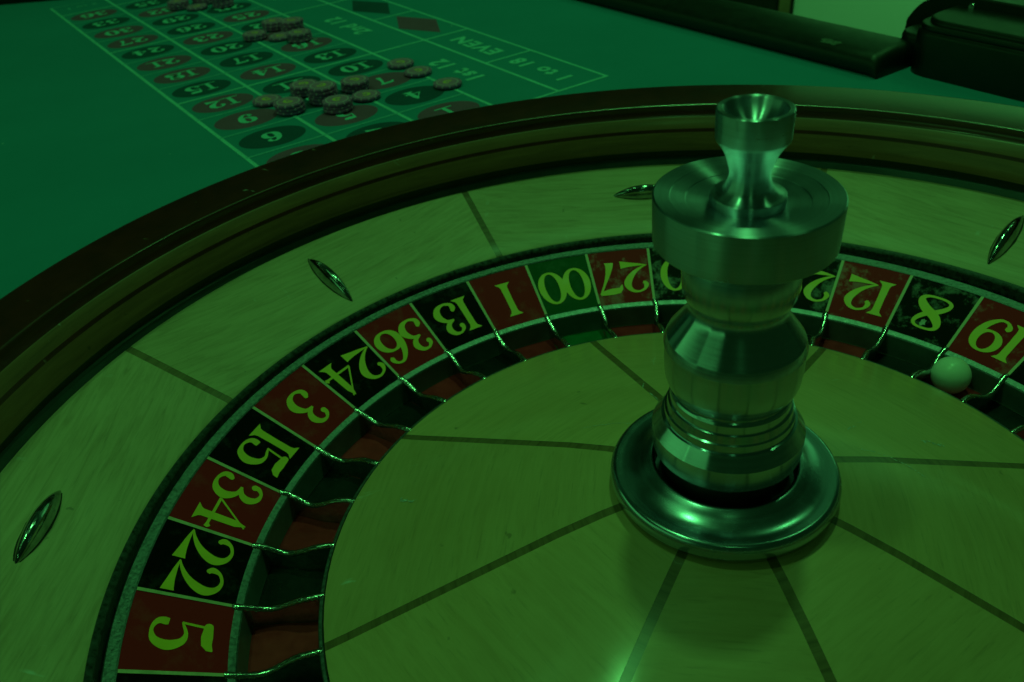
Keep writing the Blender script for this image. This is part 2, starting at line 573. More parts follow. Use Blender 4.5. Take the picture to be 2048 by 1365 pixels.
frets = [fret_mesh(s) for s in range(4)]
for k, (txt, c) in enumerate(SEQ):
    mid = PHI - (k + 0.5) * ST
    worn = 10 <= k <= 16
    p = obj('number_plate', scuffed[c] if worn else plates[c], rotor, mid)
    tag(p, label={'r': 'red', 'b': 'black', 'g': 'green'}[c] + (' scuffed' if worn else '') + ' plate with yellow ' + txt)
    ws = 1.0
    if len(txt) == 2:
        wd = sum(G[ch][1] for ch in txt)
        ws = min(1.08, (1.42) / wd)
    num = number_mesh('numeral', txt, 0.0262 if len(txt) == 1 else 0.0258, ws if len(txt) == 2 else 1.05, 0.02 if txt != '00' else -0.05, 1.14, plate_fn, M_YEL)
    obj('numeral', num, p)
    if txt == '8':
        rs = random.Random(3)
        sv = []
        for q in range(16):
            an = 2 * PI * q / 16
            rr = 0.0024 * (0.55 + 0.6 * rs.random())
            sv.append(plate_fn(0.0012 + rr * 0.9 * math.cos(an), 0.0088 + rr * 1.2 * math.sin(an), 0.0004))
        scr = obj('scraped_patch', mesh('scraped_patch', sv, [tuple(range(16))], plain('scraped_metal', (0.5, 0.52, 0.46), 0.6, nscale=500, var=0.3), False), p)
    f = obj('pocket_floor', floors[c], rotor, mid)
    tag(f, label={'r': 'red', 'b': 'black', 'g': 'green'}[c] + ' pocket floor')
    obj('divider_line', div_me, rotor, PHI - k * ST)
    obj('fret', frets[k % 4], rotor, PHI - k * ST)

obj('outer_ring', lathe('outer_ring', [(RO, -0.003), (RO, 0.0003), (0.2606, 0.0009), (0.2648, 0.0021), (0.2655, 0.0017), (0.2656, -0.012), (0.262, -0.012)], M_ZINC, 256), rotor)
obj('inner_ring', lathe('inner_ring', [(RI + 0.0003, ZI - 0.001), (RI, ZI + 0.0006), (0.2203, ZI + 0.0004), (0.2180, ZI - 0.0007), (0.2175, ZI - 0.0015)], M_ZINC, 256), rotor)
obj('pocket_wall', lathe('pocket_wall', [(0.2175, ZI - 0.0015), (0.2166, FLOOR + 0.001), (0.2163, FLOOR + 0.0003)], M_POCKW, 256), rotor)
obj('cone_rim', lathe('cone_rim', [(0.1824, FLOOR - 0.002), (0.1824, -0.0176), (0.1820, -0.0171), (0.1807, -0.0168), (0.1804, -0.0173), (0.1803, -0.02)], M_ZINC, 256), rotor)
obj('rim_gap', lathe('rim_gap', [(0.1803, -0.0184), (0.1794, -0.0184)], M_BLACKG, 256), rotor)

# cone panels with dark inlay strips between them
CONE = [(0.1797, -0.0190), (0.1797, -0.0160), (0.170, -0.0130), (0.150, -0.0062), (0.125, 0.0022), (0.10, 0.0106), (0.075, 0.0190), (0.055, 0.0247), (0.038, 0.0285)]


def wedge(name, prof, n, gap, mat, seg=14, strip=False, dz=0.0):
    """a panel between two straight inlays of width gap (or the strip itself) at local angle 0"""
    V, F = [], []
    k = len(prof)
    for i in range(seg + 1):
        s = -1 + 2 * i / seg
        for r, z in prof:
            if strip:
                y = s * gap / 2
                a = math.asin(y / r)
            else:
                a = s * (PI / n - math.asin(gap / 2 / r))
            V.append((r * math.cos(a), r * math.sin(a), z + dz))
    for i in range(seg):
        for j in range(k - 1):
            F.append((i * k + j, i * k + j + 1, (i + 1) * k + j + 1, (i + 1) * k + j))
    return mesh(name, V, F, mat, True, 35)


cw = wedge('cone_panel', CONE, 8, 0.0042, M_CONE)
cs = wedge('cone_inlay', CONE[1:], 8, 0.0042, M_INLAY, 2, True, -0.00015)
for i in range(8):
    obj('cone_panel', cw, rotor, PHI + (i + 0.5) * PI / 4)
    obj('cone_inlay', cs, rotor, PHI + i * PI / 4)

# pale scuffs worn into the lacquer of the cone
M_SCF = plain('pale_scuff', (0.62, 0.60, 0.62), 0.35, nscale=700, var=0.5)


def zc(r):
    for (r0, z0), (r1, z1) in zip(CONE[1:], CONE[2:]):
        if r1 <= r <= r0:
            return z0 + (z1 - z0) * (r - r0) / (r1 - r0)
    return CONE[-1][1]


rs = random.Random(11)
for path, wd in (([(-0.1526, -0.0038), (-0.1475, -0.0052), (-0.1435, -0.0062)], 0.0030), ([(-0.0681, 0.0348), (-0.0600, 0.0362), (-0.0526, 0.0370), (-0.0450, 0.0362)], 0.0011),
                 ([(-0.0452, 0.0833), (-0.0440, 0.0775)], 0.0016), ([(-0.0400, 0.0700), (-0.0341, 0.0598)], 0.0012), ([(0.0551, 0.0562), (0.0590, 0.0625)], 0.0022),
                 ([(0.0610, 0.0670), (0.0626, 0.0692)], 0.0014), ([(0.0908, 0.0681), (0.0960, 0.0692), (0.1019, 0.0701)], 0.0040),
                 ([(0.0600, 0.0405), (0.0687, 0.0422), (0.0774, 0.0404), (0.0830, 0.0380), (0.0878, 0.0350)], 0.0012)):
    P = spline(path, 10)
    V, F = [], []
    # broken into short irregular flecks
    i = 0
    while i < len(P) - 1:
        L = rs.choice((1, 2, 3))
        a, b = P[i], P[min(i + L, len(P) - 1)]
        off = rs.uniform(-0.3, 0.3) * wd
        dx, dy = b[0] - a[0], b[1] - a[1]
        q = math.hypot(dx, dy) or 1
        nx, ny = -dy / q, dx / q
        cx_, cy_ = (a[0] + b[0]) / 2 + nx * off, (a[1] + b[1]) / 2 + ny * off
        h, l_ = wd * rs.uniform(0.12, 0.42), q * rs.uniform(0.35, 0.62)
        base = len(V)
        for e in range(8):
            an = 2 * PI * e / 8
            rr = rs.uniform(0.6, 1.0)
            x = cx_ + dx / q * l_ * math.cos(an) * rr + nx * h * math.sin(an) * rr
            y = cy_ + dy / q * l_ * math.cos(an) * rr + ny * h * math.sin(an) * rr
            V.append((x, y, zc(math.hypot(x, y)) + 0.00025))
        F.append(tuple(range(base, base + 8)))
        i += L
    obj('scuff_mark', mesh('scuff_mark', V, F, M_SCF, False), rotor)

# turret
FL = [(0.030, 0.0298), (0.0462, 0.0296), (0.0472, 0.0302), (0.0478, 0.0318), (0.0481, 0.0338), (0.0478, 0.0356), (0.0470, 0.0370), (0.0462, 0.0376), (0.0452, 0.0378),
      (0.0435, 0.0376), (0.0410, 0.0377), (0.0385, 0.0384), (0.0360, 0.0396), (0.0338, 0.0409), (0.0322, 0.0420), (0.0312, 0.0424), (0.0305, 0.0424), (0.0299, 0.0420), (0.0292, 0.0405), (0.0290, 0.0340), (0.0266, 0.0335)]
turret_parts = []
obj('turret_flange', lathe('turret_flange', FL, M_FLANGE, 160, sharp=40), rotor)
COLM = [(0.0282, 0.0492), (0.0295, 0.0494), (0.0301, 0.0506), (0.0305, 0.0525), (0.0307, 0.0552), (0.0308, 0.0606), (0.0271, 0.0664), (0.0262, 0.0666), (0.0259, 0.0699), (0.0252, 0.0703),
        (0.0247, 0.0738), (0.0240, 0.0741), (0.0241, 0.0780), (0.0236, 0.0789), (0.0229, 0.0794), (0.0228, 0.0803), (0.0238, 0.0810), (0.0248, 0.0826), (0.0257, 0.0846), (0.0263, 0.0868),
        (0.0266, 0.0895), (0.0268, 0.0925), (0.0270, 0.1010), (0.0273, 0.1014), (0.0269, 0.1032), (0.0262, 0.1050), (0.0196, 0.1142), (0.0188, 0.1154), (0.0182, 0.1165), (0.0178, 0.1177), (0.0176, 0.1189), (0.0176, 0.1197)]
obj('turret_gap', lathe('turret_gap', [(0.0283, 0.0494), (0.0270, 0.0480), (0.0268, 0.0300)], M_BLACKG, 96), rotor)
obj('turret_column', lathe('turret_column', COLM, M_STEEL_COL, 160, sharp=12), rotor)
NECK = spline([(0.0176, 0.1197), (0.0183, 0.1203), (0.0196, 0.1217), (0.0207, 0.1238), (0.0213, 0.1264), (0.0216, 0.1300), (0.0212, 0.1345), (0.0200, 0.1400), (0.0185, 0.1462)], 8)
obj('turret_neck', lathe('turret_neck', NECK, M_STEEL_COL, 128, sharp=16), rotor)
DISC = [(0.012, 0.1462), (0.0315, 0.1460), (0.0323, 0.1460), (0.0326, 0.1464), (0.0330, 0.1630), (0.0329, 0.1635), (0.0324, 0.1639), (0.0270, 0.1631), (0.0267, 0.1629), (0.0216, 0.1618), (0.0213, 0.1615), (0.0165, 0.1606), (0.0145, 0.1602), (0.0125, 0.1602)]
obj('turret_saucer', lathe('turret_saucer', DISC, M_STEEL, 160, sharp=16), rotor)
KNOB = [(0.0131, 0.1600), (0.0132, 0.1636)] + spline([(0.0129, 0.1640), (0.0112, 0.1645), (0.0090, 0.1660), (0.0078, 0.1680), (0.0071, 0.1702), (0.0071, 0.1722), (0.0079, 0.1752), (0.0092, 0.1788), (0.0110, 0.1818), (0.0124, 0.1836)], 8) + \
    [(0.0126, 0.1842), (0.0128, 0.1936), (0.0127, 0.1943), (0.0124, 0.1945), (0.0108, 0.1944), (0.0105, 0.1940)] + spline([(0.0104, 0.1938), (0.0090, 0.1912), (0.0064, 0.1888), (0.0035, 0.1874), (0.0003, 0.1870)], 8)
obj('turret_knob', lathe('turret_knob', KNOB, M_STEEL, 128, sharp=16), rotor)

# ------------------------------------------------------------------ ball
mid16 = PHI - 16.5 * ST
bpos = (0.2057 * math.cos(mid16 + 0.0257), 0.2057 * math.sin(mid16 + 0.0257), FLOOR + 0.0108)
bm = bmesh.new()
bmesh.ops.create_uvsphere(bm, u_segments=48, v_segments=28, radius=0.0108)
for f in bm.faces:
    f.smooth = True
bme = bpy.data.meshes.new('roulette_ball')
bm.to_mesh(bme)
bm.free()
bme.materials.append(M_BALL)
tag(obj('roulette_ball', bme, None, 0, bpos), 'small white ball resting in the pocket below red number 19', 'ball')

# ------------------------------------------------------------------ bowl (sits slightly off the rotor's axis and tilted)
bowl = empty('roulette_bowl', (0.0025, -0.0019, 0), label='dark polished wooden roulette bowl with pale wooden apron and chrome deflectors around the wheel', cat='roulette bowl')
bowl.rotation_euler = (-0.007, -0.0065, 0)
# outer body, rim top, cove
obj('rim', lathe('rim', [(0.372, -0.05), (0.3755, 0.02), (0.3768, 0.066), (0.3772, 0.0735), (0.3768, 0.0758), (0.3755, 0.0770), (0.3735, 0.0774)] + [(0.3480 - 0.0018 * math.sin(PI / 2 * q / 8), 0.0710 + 0.0018 * math.cos(PI / 2 * q / 8)) for q in range(9)], M_MAHOG, 256, sharp=40), bowl)
obj('rim_cove', lathe('rim_cove', [(0.3462, 0.0710), (0.3461, 0.0690), (0.3455, 0.0665), (0.3440, 0.0647)], M_MAHOG, 256), bowl)
obj('ball_track', lathe('ball_track', [(0.3440, 0.0647), (0.3433, 0.0642), (0.3394, 0.0575)], M_WALNUT, 256), bowl)
obj('track_stripe', lathe('track_stripe', [(0.3394, 0.0575), (0.3383, 0.0553)], M_MAHOG, 256), bowl)
obj('ball_track', lathe('ball_track', [(0.3383, 0.0553), (0.3352, 0.0485), (0.3345, 0.0450), (0.3348, 0.0428)], M_WALNUT, 256), bowl)
obj('track_groove', lathe('track_groove', [(0.3348, 0.0428), (0.3372, 0.0418), (0.3380, 0.0385), (0.3376, 0.0368)], M_BLACKG, 256), bowl)
obj('track_lip', lathe('track_lip', [(0.3376, 0.0368), (0.3362, 0.0358), (0.3352, 0.0330), (0.3348, 0.0318)], plain('lip_dark', (0.045, 0.075, 0.09), 0.35, coat=0.3, nscale=40), 256), bowl)
AP = [(0.3348, 0.0318), (0.3345, 0.0323), (0.325, 0.0291), (0.305, 0.0222), (0.285, 0.0153), (0.2712, 0.0106), (0.2704, 0.0098)]
aw = wedge('apron_panel', AP, 8, 0.0045, M_MAPLE, 24)
as_ = wedge('apron_inlay', AP, 8, 0.0045, M_INLAY, 2, True, -0.00015)
A0 = math.radians(126.72)
for i in range(8):
    obj('apron_panel', aw, bowl, A0 + (i + 0.5) * PI / 4)
    obj('apron_inlay', as_, bowl, A0 + i * PI / 4)
obj('apron_edge', lathe('apron_edge', [(0.2704, 0.0098), (0.2700, 0.0100), (0.2682, 0.0088), (0.2676, 0.0078), (0.2674, -0.014), (0.255, -0.016)], M_DARKRING, 256), bowl)


# deflectors: pointed boat-shaped studs
def deflector_mesh(L, W, H):
    V, F = [], []
    n, k = 20, 9
    for i in range(n + 1):
        s = -1 + 2 * i / n
        w_ = W / 2 * max(0.0, (1 - s * s)) ** 0.8 + 0.00005
        h_ = H * max(0.0, (1 - s * s)) ** 0.9
        for j in range(k):
            q = -1 + 2 * j / (k - 1)
            V.append((s * L / 2, q * w_, h_ * max(0.0, 1 - q * q) ** 0.6 - 0.0003))
    for i in range(n):
        for j in range(k - 1):
            F.append((i * k + j, i * k + j + 1, (i + 1) * k + j + 1, (i + 1) * k + j))
    return mesh('deflector', V, F, M_DEFL, True, 50)


dm = {True: deflector_mesh(0.048, 0.0100, 0.0088), False: deflector_mesh(0.047, 0.0100, 0.0088)}
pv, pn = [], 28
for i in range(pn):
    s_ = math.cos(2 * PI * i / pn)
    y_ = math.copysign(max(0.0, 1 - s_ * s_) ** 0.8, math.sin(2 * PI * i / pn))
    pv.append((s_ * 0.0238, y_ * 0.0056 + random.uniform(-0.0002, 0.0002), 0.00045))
outline_pad = mesh('outline_pad', pv, [tuple(range(pn))], plain('dark_outline', (0.035, 0.022, 0.014), 0.8, nscale=200, var=0.5), False)  # dark flat pad, a little wider than the stud, that outlines it
M_OUTLINE = None
SL = math.atan2(0.0323 - 0.0106, 0.3345 - 0.2712)
for i in range(8):
    a = math.radians(149.0 + 45 * i)
    radial = i % 2 == 0
    r = 0.3005 if radial else 0.3065
    z = 0.0106 + (r - 0.2712) * math.tan(SL) - 0.0002
    o = obj('deflector', dm[radial], bowl)
    base = Matrix.Rotation(a, 4, 'Z') @ Matrix.Translation((r, 0, z)) @ Matrix.Rotation(-SL, 4, 'Y')
    if not radial:
        base = base @ Matrix.Rotation(PI / 2, 4, 'Z')
    o.matrix_basis = base
    obj('outline_pad', outline_pad, o)
    tag(o, label='chrome deflector set ' + ('along the slope' if radial else 'across the slope'))

# ------------------------------------------------------------------ casino table with printed layout
FZ = 0.044785
FA = 2.442245
FX, FY = -0.372448, 0.273185
CA, CB, D1, D2 = 0.0556733, 0.0662471, 0.0599997, 0.0533118
# refreshed below from the combined fit
table = empty('casino_table', (FX, FY, FZ), label='roulette table with green felt betting layout and black padded rail', cat='gaming table')
Uv = Vector((math.cos(FA), math.sin(FA), 0))
Vv = Vector((Uv.y, -Uv.x, 0))
CC = [0, CB, 2 * CB, 3 * CB, 3 * CB + D1, 3 * CB + D1 + D2]


def fp(u, v, z=0.0):
    """felt coordinates (metres along rows, across columns) to table-local"""
    q = Uv * u + Vv * v
    return (q.x, q.y, z)


def felt_mat():
    t = NT('green_felt')
    v = t.coord((1, 1, 1), False)
    n1 = t.noise(v, 5, 4, 0.6)
    n2 = t.noise(v, 900, 2, 0.5)
    n3 = t.noise(v, 70, 5, 0.7)
    base = t.ramp(n1, [(0.3, (0.036, 0.262, 0.37)), (0.7, (0.048, 0.300, 0.43))])
    lint = t.n('ShaderNodeTexVoronoi', feature='F1')
    lint.inputs['Scale'].default_value = 26
    t.l(v, lint.inputs['Vector'])
    k = rng(t, lint.outputs['Distance'], 1.0, 0.0, 0.018, 0.035)
    k2 = rng(t, n3, 0.0, 1.0, 0.5, 0.56)
    mm = t.n('ShaderNodeMath', operation='MULTIPLY')
    t.l(k, mm.inputs[0])
    t.l(k2, mm.inputs[1])
    t.l(t.mix(mm.outputs[0], base, (0.4, 0.6, 0.6)), t.b.inputs['Base Color'])
    t.set(rough=0.95, spec=0.1, sheen=0.0)
    t.bump(n2, 0.25, 0.0008)
    return t.m


def print_mat(name, base):
    t = NT(name)
    v = t.coord((1, 1, 1), False)
    n = t.noise(v, 700, 3, 0.6)
    n1 = t.noise(v, 30, 4, 0.6)
    c0 = tuple(c * 0.78 for c in base)
    a = t.ramp(n, [(0.35, c0), (0.6, base)])
    b = t.ramp(n1, [(0.3, (0.85, 0.85, 0.85)), (0.65, (1, 1, 1))])
    mu = t.n('ShaderNodeMix', data_type='RGBA', blend_type='MULTIPLY')
    mu.inputs[0].default_value = 1
    t.l(a, mu.inputs[6])
    t.l(b, mu.inputs[7])
    t.l(mu.outputs[2], t.b.inputs['Base Color'])
    t.set(rough=0.9, spec=0.1)
    t.bump(n, 0.2, 0.0006)
    return t.m


M_FELT = felt_mat()
M_LINE = print_mat('pale_print', (0.28, 0.80, 0.86))
M_FADE = print_mat('faint_print', (0.20, 0.62, 0.76))
M_OBLK = print_mat('black_print', (0.030, 0.105, 0.165))
M_ORED = print_mat('red_print', (0.36, 0.115, 0.25))

# felt: one sheet with a round opening where the bowl is let in
hc = Vector((0.0025 - FX, -0.0019 - FY, 0))
umin, umax, vmin, vmax = -0.95, 1.25, -0.75, 0.515
V, F = [], []
nn = 160
for i in range(nn):
    a = 2 * PI * i / nn
    d = Vector((math.cos(a), math.sin(a), 0))
    V.append(tuple(hc + d * 0.3745))
    du, dv = d.dot(Uv), d.dot(Vv)
    cu, cv = hc.dot(Uv), hc.dot(Vv)
    ts = []
    for c0, dd, lo, hi in ((cu, du, umin, umax), (cv, dv, vmin, vmax)):
        if abs(dd) > 1e-9:
            ts.append(((hi if dd > 0 else lo) - c0) / dd)
    V.append(tuple(hc + d * max(0.40, min(ts))))
for i in range(nn):
    j = (i + 1) % nn
    F.append((2 * i, 2 * i + 1, 2 * j + 1, 2 * j))
obj('felt', mesh('felt', V, F, M_FELT, False), table)


def poly(name, pts, mat, z, parent):
    return obj(name, mesh(name, [fp(u, v, z) for u, v in pts], [tuple(range(len(pts)))], mat, False), parent)


def line(a, b, wd, z=0.0002, mat=None):
    a, b = Vector(a), Vector(b)
    d = (b - a).normalized()
    n = Vector((-d.y, d.x)) * wd / 2
    a = a - d * wd / 2
    b = b + d * wd / 2
    return poly('layout_line', [a + n, a - n, b - n, b + n], mat or M_LINE, z, table)


K = lambda k: k * CA
for ci in range(6):
    k0, k1 = -1.0, (12 if ci < 4 else 11)
    if ci == 0:
        k0 = -1.6
    line((K(k0), CC[ci]), (K(k1), CC[ci]), 0.0032 if ci != 5 else 0.0028, 0.0002)
for k in range(-1, 13):
    if k in (-1, 3, 7, 11):
        c1, wd = (CC[5] if k < 12 else CC[3]), 0.0030
    else:
        c1, wd = CC[3], 0.0021
    line((K(k), 0), (K(k), c1), wd, 0.00025, M_LINE if wd > 0.0025 else M_FADE)
for k in (1, 5, 9):
    line((K(k), CC[4]), (K(k), CC[5]), 0.0026, 0.00025)


def oval_mesh(mat, name):
    n = 40
    ru, rv = CA * 0.375, CB * 0.415
    return mesh(name, [fp(ru * math.cos(2 * PI * i / n), rv * math.sin(2 * PI * i / n), 0) for i in range(n)], [tuple(range(n))], mat, False)


OV = {'r': oval_mesh(M_ORED, 'number_oval'), 'b': oval_mesh(M_OBLK, 'number_oval')}
REDS = {1, 3, 5, 7, 9, 12, 14, 16, 18, 19, 21, 23, 25, 27, 30, 32, 34, 36}


def felt_num_fn(x, y, z):
    # reading direction towards the first column, tops towards the wheel
    return fp(-y, -x, z)


for row in range(12):
    for colm in range(3):
        n = 3 * (row + 1) - colm
        c = 'r' if n in REDS else 'b'
        u, v = K(row - 0.5), CB * (colm + 0.5)
        o = obj('number_oval', OV[c], table, 0, fp(u, v, 0.0001))
        me = number_mesh('numeral', str(n), 0.0210, 1.0, 0.16, 1.6, felt_num_fn, M_LINE)
        q = obj('numeral', me, o, 0, (0, 0, 0.0003))
        tag(o, label=('red' if c == 'r' else 'black') + ' oval printed ' + str(n))


def felt_text(txt, u, v, size, mode, mat, stretch=1.0, off=0.042):
    cu = bpy.data.curves.new('text', 'FONT')
    cu.body = txt
    cu.size = size
    cu.align_x = 'CENTER'
    cu.align_y = 'CENTER'
    cu.offset = off * size
    cu.resolution_u = 4
    cu.space_character = 1.2
    to = bpy.data.objects.new('text', cu)
    COL.objects.link(to)
    dg = bpy.context.evaluated_depsgraph_get()
    me = bpy.data.meshes.new_from_object(to.evaluated_get(dg))
    bpy.data.objects.remove(to)
    for vv in me.vertices:
        x, y = vv.co.x * stretch, vv.co.y
        if mode == 'along':      # reads along +k, tops towards first column
            vv.co = Vector(fp(x, -y, 0))
        else:                    # like the numbers
            vv.co = Vector(fp(-y, -x, 0))
    me.materials.clear()
    me.materials.append(mat)
    me.name = 'lettering'
    o = obj('lettering', me, table, 0, fp(u, v, 0.0003))
    return tag(o, label='printed words ' + txt)


for i, tx in enumerate(('1st 12', '2nd 12', '3rd 12')):
    felt_text(tx, K(1.07 + 4 * i), (CC[3] + CC[4]) / 2 + 0.001, 0.0255, 'along', M_LINE, 1.0)
vo = (CC[4] + CC[5]) / 2
felt_text('1 to 18', K(0.05), vo - 0.001, 0.0225, 'along', M_LINE, 1.02)
felt_text('EVEN', K(1.97), vo, 0.0235, 'along', M_LINE, 1.18)
felt_text('ODD', K(8), vo, 0.0235, 'along', M_LINE)
felt_text('19 to 36', K(10), vo, 0.0235, 'along', M_LINE, 0.85)
for c in range(3):
    felt_text('2 to 1', K(11.6), CB * (c + 0.5), 0.013, 'num', M_FADE)
for kc, mt, nm in ((4.05, M_ORED, 'red'), (6.0, M_OBLK, 'black')):
    o = poly('diamond', [(K(kc + 0.84), vo), (K(kc), vo + 0.0232), (K(kc - 0.84), vo), (K(kc), vo - 0.0232)], mt, 0.0002, table)
    tag(o, label=nm + ' diamond printed on the felt')


# padded rail along the far side
def extrude_uv(name, prof, u0, u1, mat, endround=0.0, parent=table, steps=24):
    """prof: (v, z) closed loop; extruded along u, ends tapered in for a padded look"""
    V, F = [], []
    k = len(prof)
    cvm = sum(p_[0] for p_ in prof) / k
    us = []
    for i in range(steps + 1):
        us.append(u0 + (u1 - u0) * i / steps)
    if endround:
        ex = [0, 0.08, 0.3, 0.6, 1.0]
        us = [u0 + endround * e for e in ex] + us[1:]
    zmin = min(p_[1] for p_ in prof)
    for u in us:
        s = 1.0
        if endround:
            t = min(1.0, (u - u0) / endround)
            s = 0.80 + 0.20 * math.sqrt(max(0, 1 - (1 - t) ** 2))
        for v, z in prof:
            V.append(fp(u, cvm + (v - cvm) * (0.94 + 0.06 * s), zmin + (z - zmin) * s))
    for i in range(len(us) - 1):
        for j in range(k):
            j2 = (j + 1) % k
            F.append((i * k + j, i * k + j2, (i + 1) * k + j2, (i + 1) * k + j))
    F.append(tuple(range(k)))
    F.append(tuple((len(us) - 1) * k + j for j in range(k))[::-1])
    return obj(name, mesh(name, V, F, mat, True, 50), parent)


RP = spline([(0.4600, 0.0), (0.4570, 0.004), (0.4560, 0.009), (0.4580, 0.0150), (0.4640, 0.0185), (0.4760, 0.0205), (0.4900, 0.0212), (0.5060, 0.0195), (0.5180, 0.0140), (0.5230, 0.004), (0.5240, -0.05)], 4)
RP += [(0.46, -0.05)]
WU, WV = -0.171, 0.4635
extrude_uv('padded_rail', RP, -0.2245, 1.30, M_VINYL, 0.010)
wp = []
rs = random.Random(5)
for e in range(22):
    an = 2 * PI * e / 22
    rr = rs.uniform(0.55, 1.0)
    wp.append((WU + 0.0125 * rr * math.cos(an), WV + 0.0042 * rr * math.sin(an)))


def rail_z(v):
    for (v0, z0), (v1, z1) in zip(RP[:-1], RP[1:]):
        if v0 <= v <= v1 and z0 > 0.01 and z1 > 0.01:
            return z0 + (z1 - z0) * (v - v0) / (v1 - v0)
    return 0.02


wme = mesh('worn_patch', [fp(u_, v_, rail_z(v_) + 0.0004) for u_, v_ in wp], [tuple(range(22))], plain('worn_vinyl', (0.10, 0.11, 0.10), 0.6, nscale=300, var=0.6), False)
obj('worn_patch', wme, table)
# a short piece of the rail at the far left end
P0 = Vector((-0.9806 - FX, 0.7246 - FY, 0))
P1 = Vector((-0.9047 - FX, 0.7485 - FY, 0))
dd = (P1 - P0).normalized()
nrm = Vector((-dd.y, dd.x, 0))
V, F = [], []
RP2 = [(0, 0), (-0.004, 0.006), (-0.002, 0.014), (0.008, 0.020), (0.03, 0.022), (0.06, 0.018), (0.075, 0.0), (0.075, -0.05), (0, -0.05)]
for t in (-0.5, 0.6):
    for v, z in RP2:
        q = P0 + dd * t + nrm * v
        V.append((q.x, q.y, z))
k = len(RP2)
for j in range(k):
    F.append((j, (j + 1) % k, k + (j + 1) % k, k + j))
F += [tuple(range(k)), tuple(range(k, 2 * k))[::-1]]
obj('padded_rail', mesh('padded_rail', V, F, M_VINYL, True, 50), table)

# ------------------------------------------------------------------ black housing behind the rail
house = empty('plastic_housing', (FX, FY, FZ), label='black plastic housing with ridged rounded lid beside the end of the padded rail', cat='equipment box')


def rounded_tier(name, u0, v0, v1, r, z0, z1, edge, mat):
    """box with rounded left plan corners and a rounded top edge; u runs negative to the right"""
    path = [(-0.62, v0)]
    for i in range(9):
        a = PI / 2 * i / 8
        path.append((u0 - r + r * math.sin(a), v0 + r - r * math.cos(a)))
    for i in range(9):
        a = PI / 2 * i / 8
        path.append((u0 - r + r * math.cos(a), v1 - r + r * math.sin(a)))
    path.append((-0.62, v1))
    rings = [(z0, 0.0), (z1 - edge, 0.0), (z1 - edge * 0.4, edge * 0.15), (z1 - edge * 0.1, edge * 0.5), (z1, edge)]
    V, F = [], []
    vc = (v0 + v1) / 2
    for z, ins in rings:
        for u, v in path:
            uu = u - ins * max(0.0, (u - (u0 - r)) / r) if r else u
            s = (v - vc) / ((v1 - v0) / 2)
            V.append(fp(uu, v - ins * s, z))
    k = len(path)
    for i in range(len(rings) - 1):
        for j in range(k - 1):
            F.append((i * k + j, i * k + j + 1, (i + 1) * k + j + 1, (i + 1) * k + j))
    F.append(tuple((len(rings) - 1) * k + j for j in range(k)))
    return obj(name, mesh(name, V, F, mat, True, 45), house)


rounded_tier('body', -0.226, 0.486, 0.60, 0.020, -0.002, 0.036, 0.004, M_PLASTIC)
rounded_tier('ridge', -0.2275, 0.4875, 0.60, 0.020, 0.036, 0.0395, 0.0016, M_PLASTIC)
rounded_tier('lid', -0.231, 0.492, 0.60, 0.022, 0.0395, 0.0435, 0.003, M_PLASTIC)
op = [(-0.1875, -0.002), (-0.1885, 0.023)] + spline([(-0.1888, 0.025), (-0.1965, 0.0365), (-0.206, 0.0440), (-0.220, 0.0490), (-0.240, 0.0515)], 5) + [(-0.62, 0.0515), (-0.62, -0.002)]
V, F = [], []
k = len(op)
for v, ins in ((0.541, 0.0012), (0.5422, 0.0), (0.60, 0.0)):
    for u, z in op:
        V.append(fp(u - ins, v, z - ins))
for i in range(2):
    for j in range(k):
        F.append((i * k + j, i * k + (j + 1) % k, (i + 1) * k + (j + 1) % k, (i + 1) * k + j))
F.append(tuple(range(k)))
obj('flange', mesh('flange', V, F, M_PLASTIC, True, 35), house)
rounded_tier('foot', -0.205, 0.502, 0.54, 0.015, -0.002, 0.0260, 0.003, M_PLASTIC)
sc = lathe('screw', [(0.0, 0.0006), (0.0006, 0.0012), (0.0022, 0.0013), (0.0028, 0.0005), (0.0028, -0.001)], M_CHROME, 20)
so = obj('screw', sc, house)
so.matrix_basis = Matrix.Translation(fp(-0.2455, 0.5405, 0.0445)) @ Vv.to_track_quat('-Z', 'Y').to_matrix().to_4x4()

# ------------------------------------------------------------------ background
M_WALL = plain('painted_wall', (0.84, 0.86, 0.92), 0.8, nscale=3, var=0.03, rvar=0.05)
M_DOOR = plain('dark_door', (0.02, 0.018, 0.018), 0.5, nscale=8)
M_TRIM = plain('door_trim', (0.30, 0.17, 0.10), 0.5, nscale=20)


def box(name, c, ax, s, mat, parent=None):
    """c centre, ax unit x axis in plan, s size along ax / depth / height"""
    ax = Vector(ax).normalized()
    ay = Vector((-ax.y, ax.x, 0))
    V = []
    for z in (-1, 1):
        for y in (-1, 1):
            for x in (-1, 1):
                V.append(tuple(Vector(c) + ax * x * s[0] / 2 + ay * y * s[1] / 2 + Vector((0, 0, z * s[2] / 2))))
    F = [(0, 2, 3, 1), (4, 5, 7, 6), (0, 1, 5, 4), (2, 6, 7, 3), (0, 4, 6, 2), (1, 3, 7, 5)]
    return obj(name, mesh(name, V, F, mat, False), parent)


wx = Vector((R_.x, R_.y, 0)).normalized()
wy = Vector((-wx.y, wx.x, 0))
wc = Vector((0, 0, 0)) + wy * 1.75
tag(box('wall', wc + wx * 0.8 + Vector((0, 0, 0.2)), wx, (9, 0.1, 3.6), M_WALL), kind='structure')
tag(box('floor', Vector((0, 0.5, -0.86)), wx, (12, 9, 0.05), plain('carpet', (0.10, 0.09, 0.09), 0.9, nscale=40)), kind='structure')
door = empty('dark_door', wc + wx * 0.3, label='dark door with pale side trim behind the padded rail', cat='door')

# ------------------------------------------------------------------ chips
CR, CH = 0.0127, 0.0027


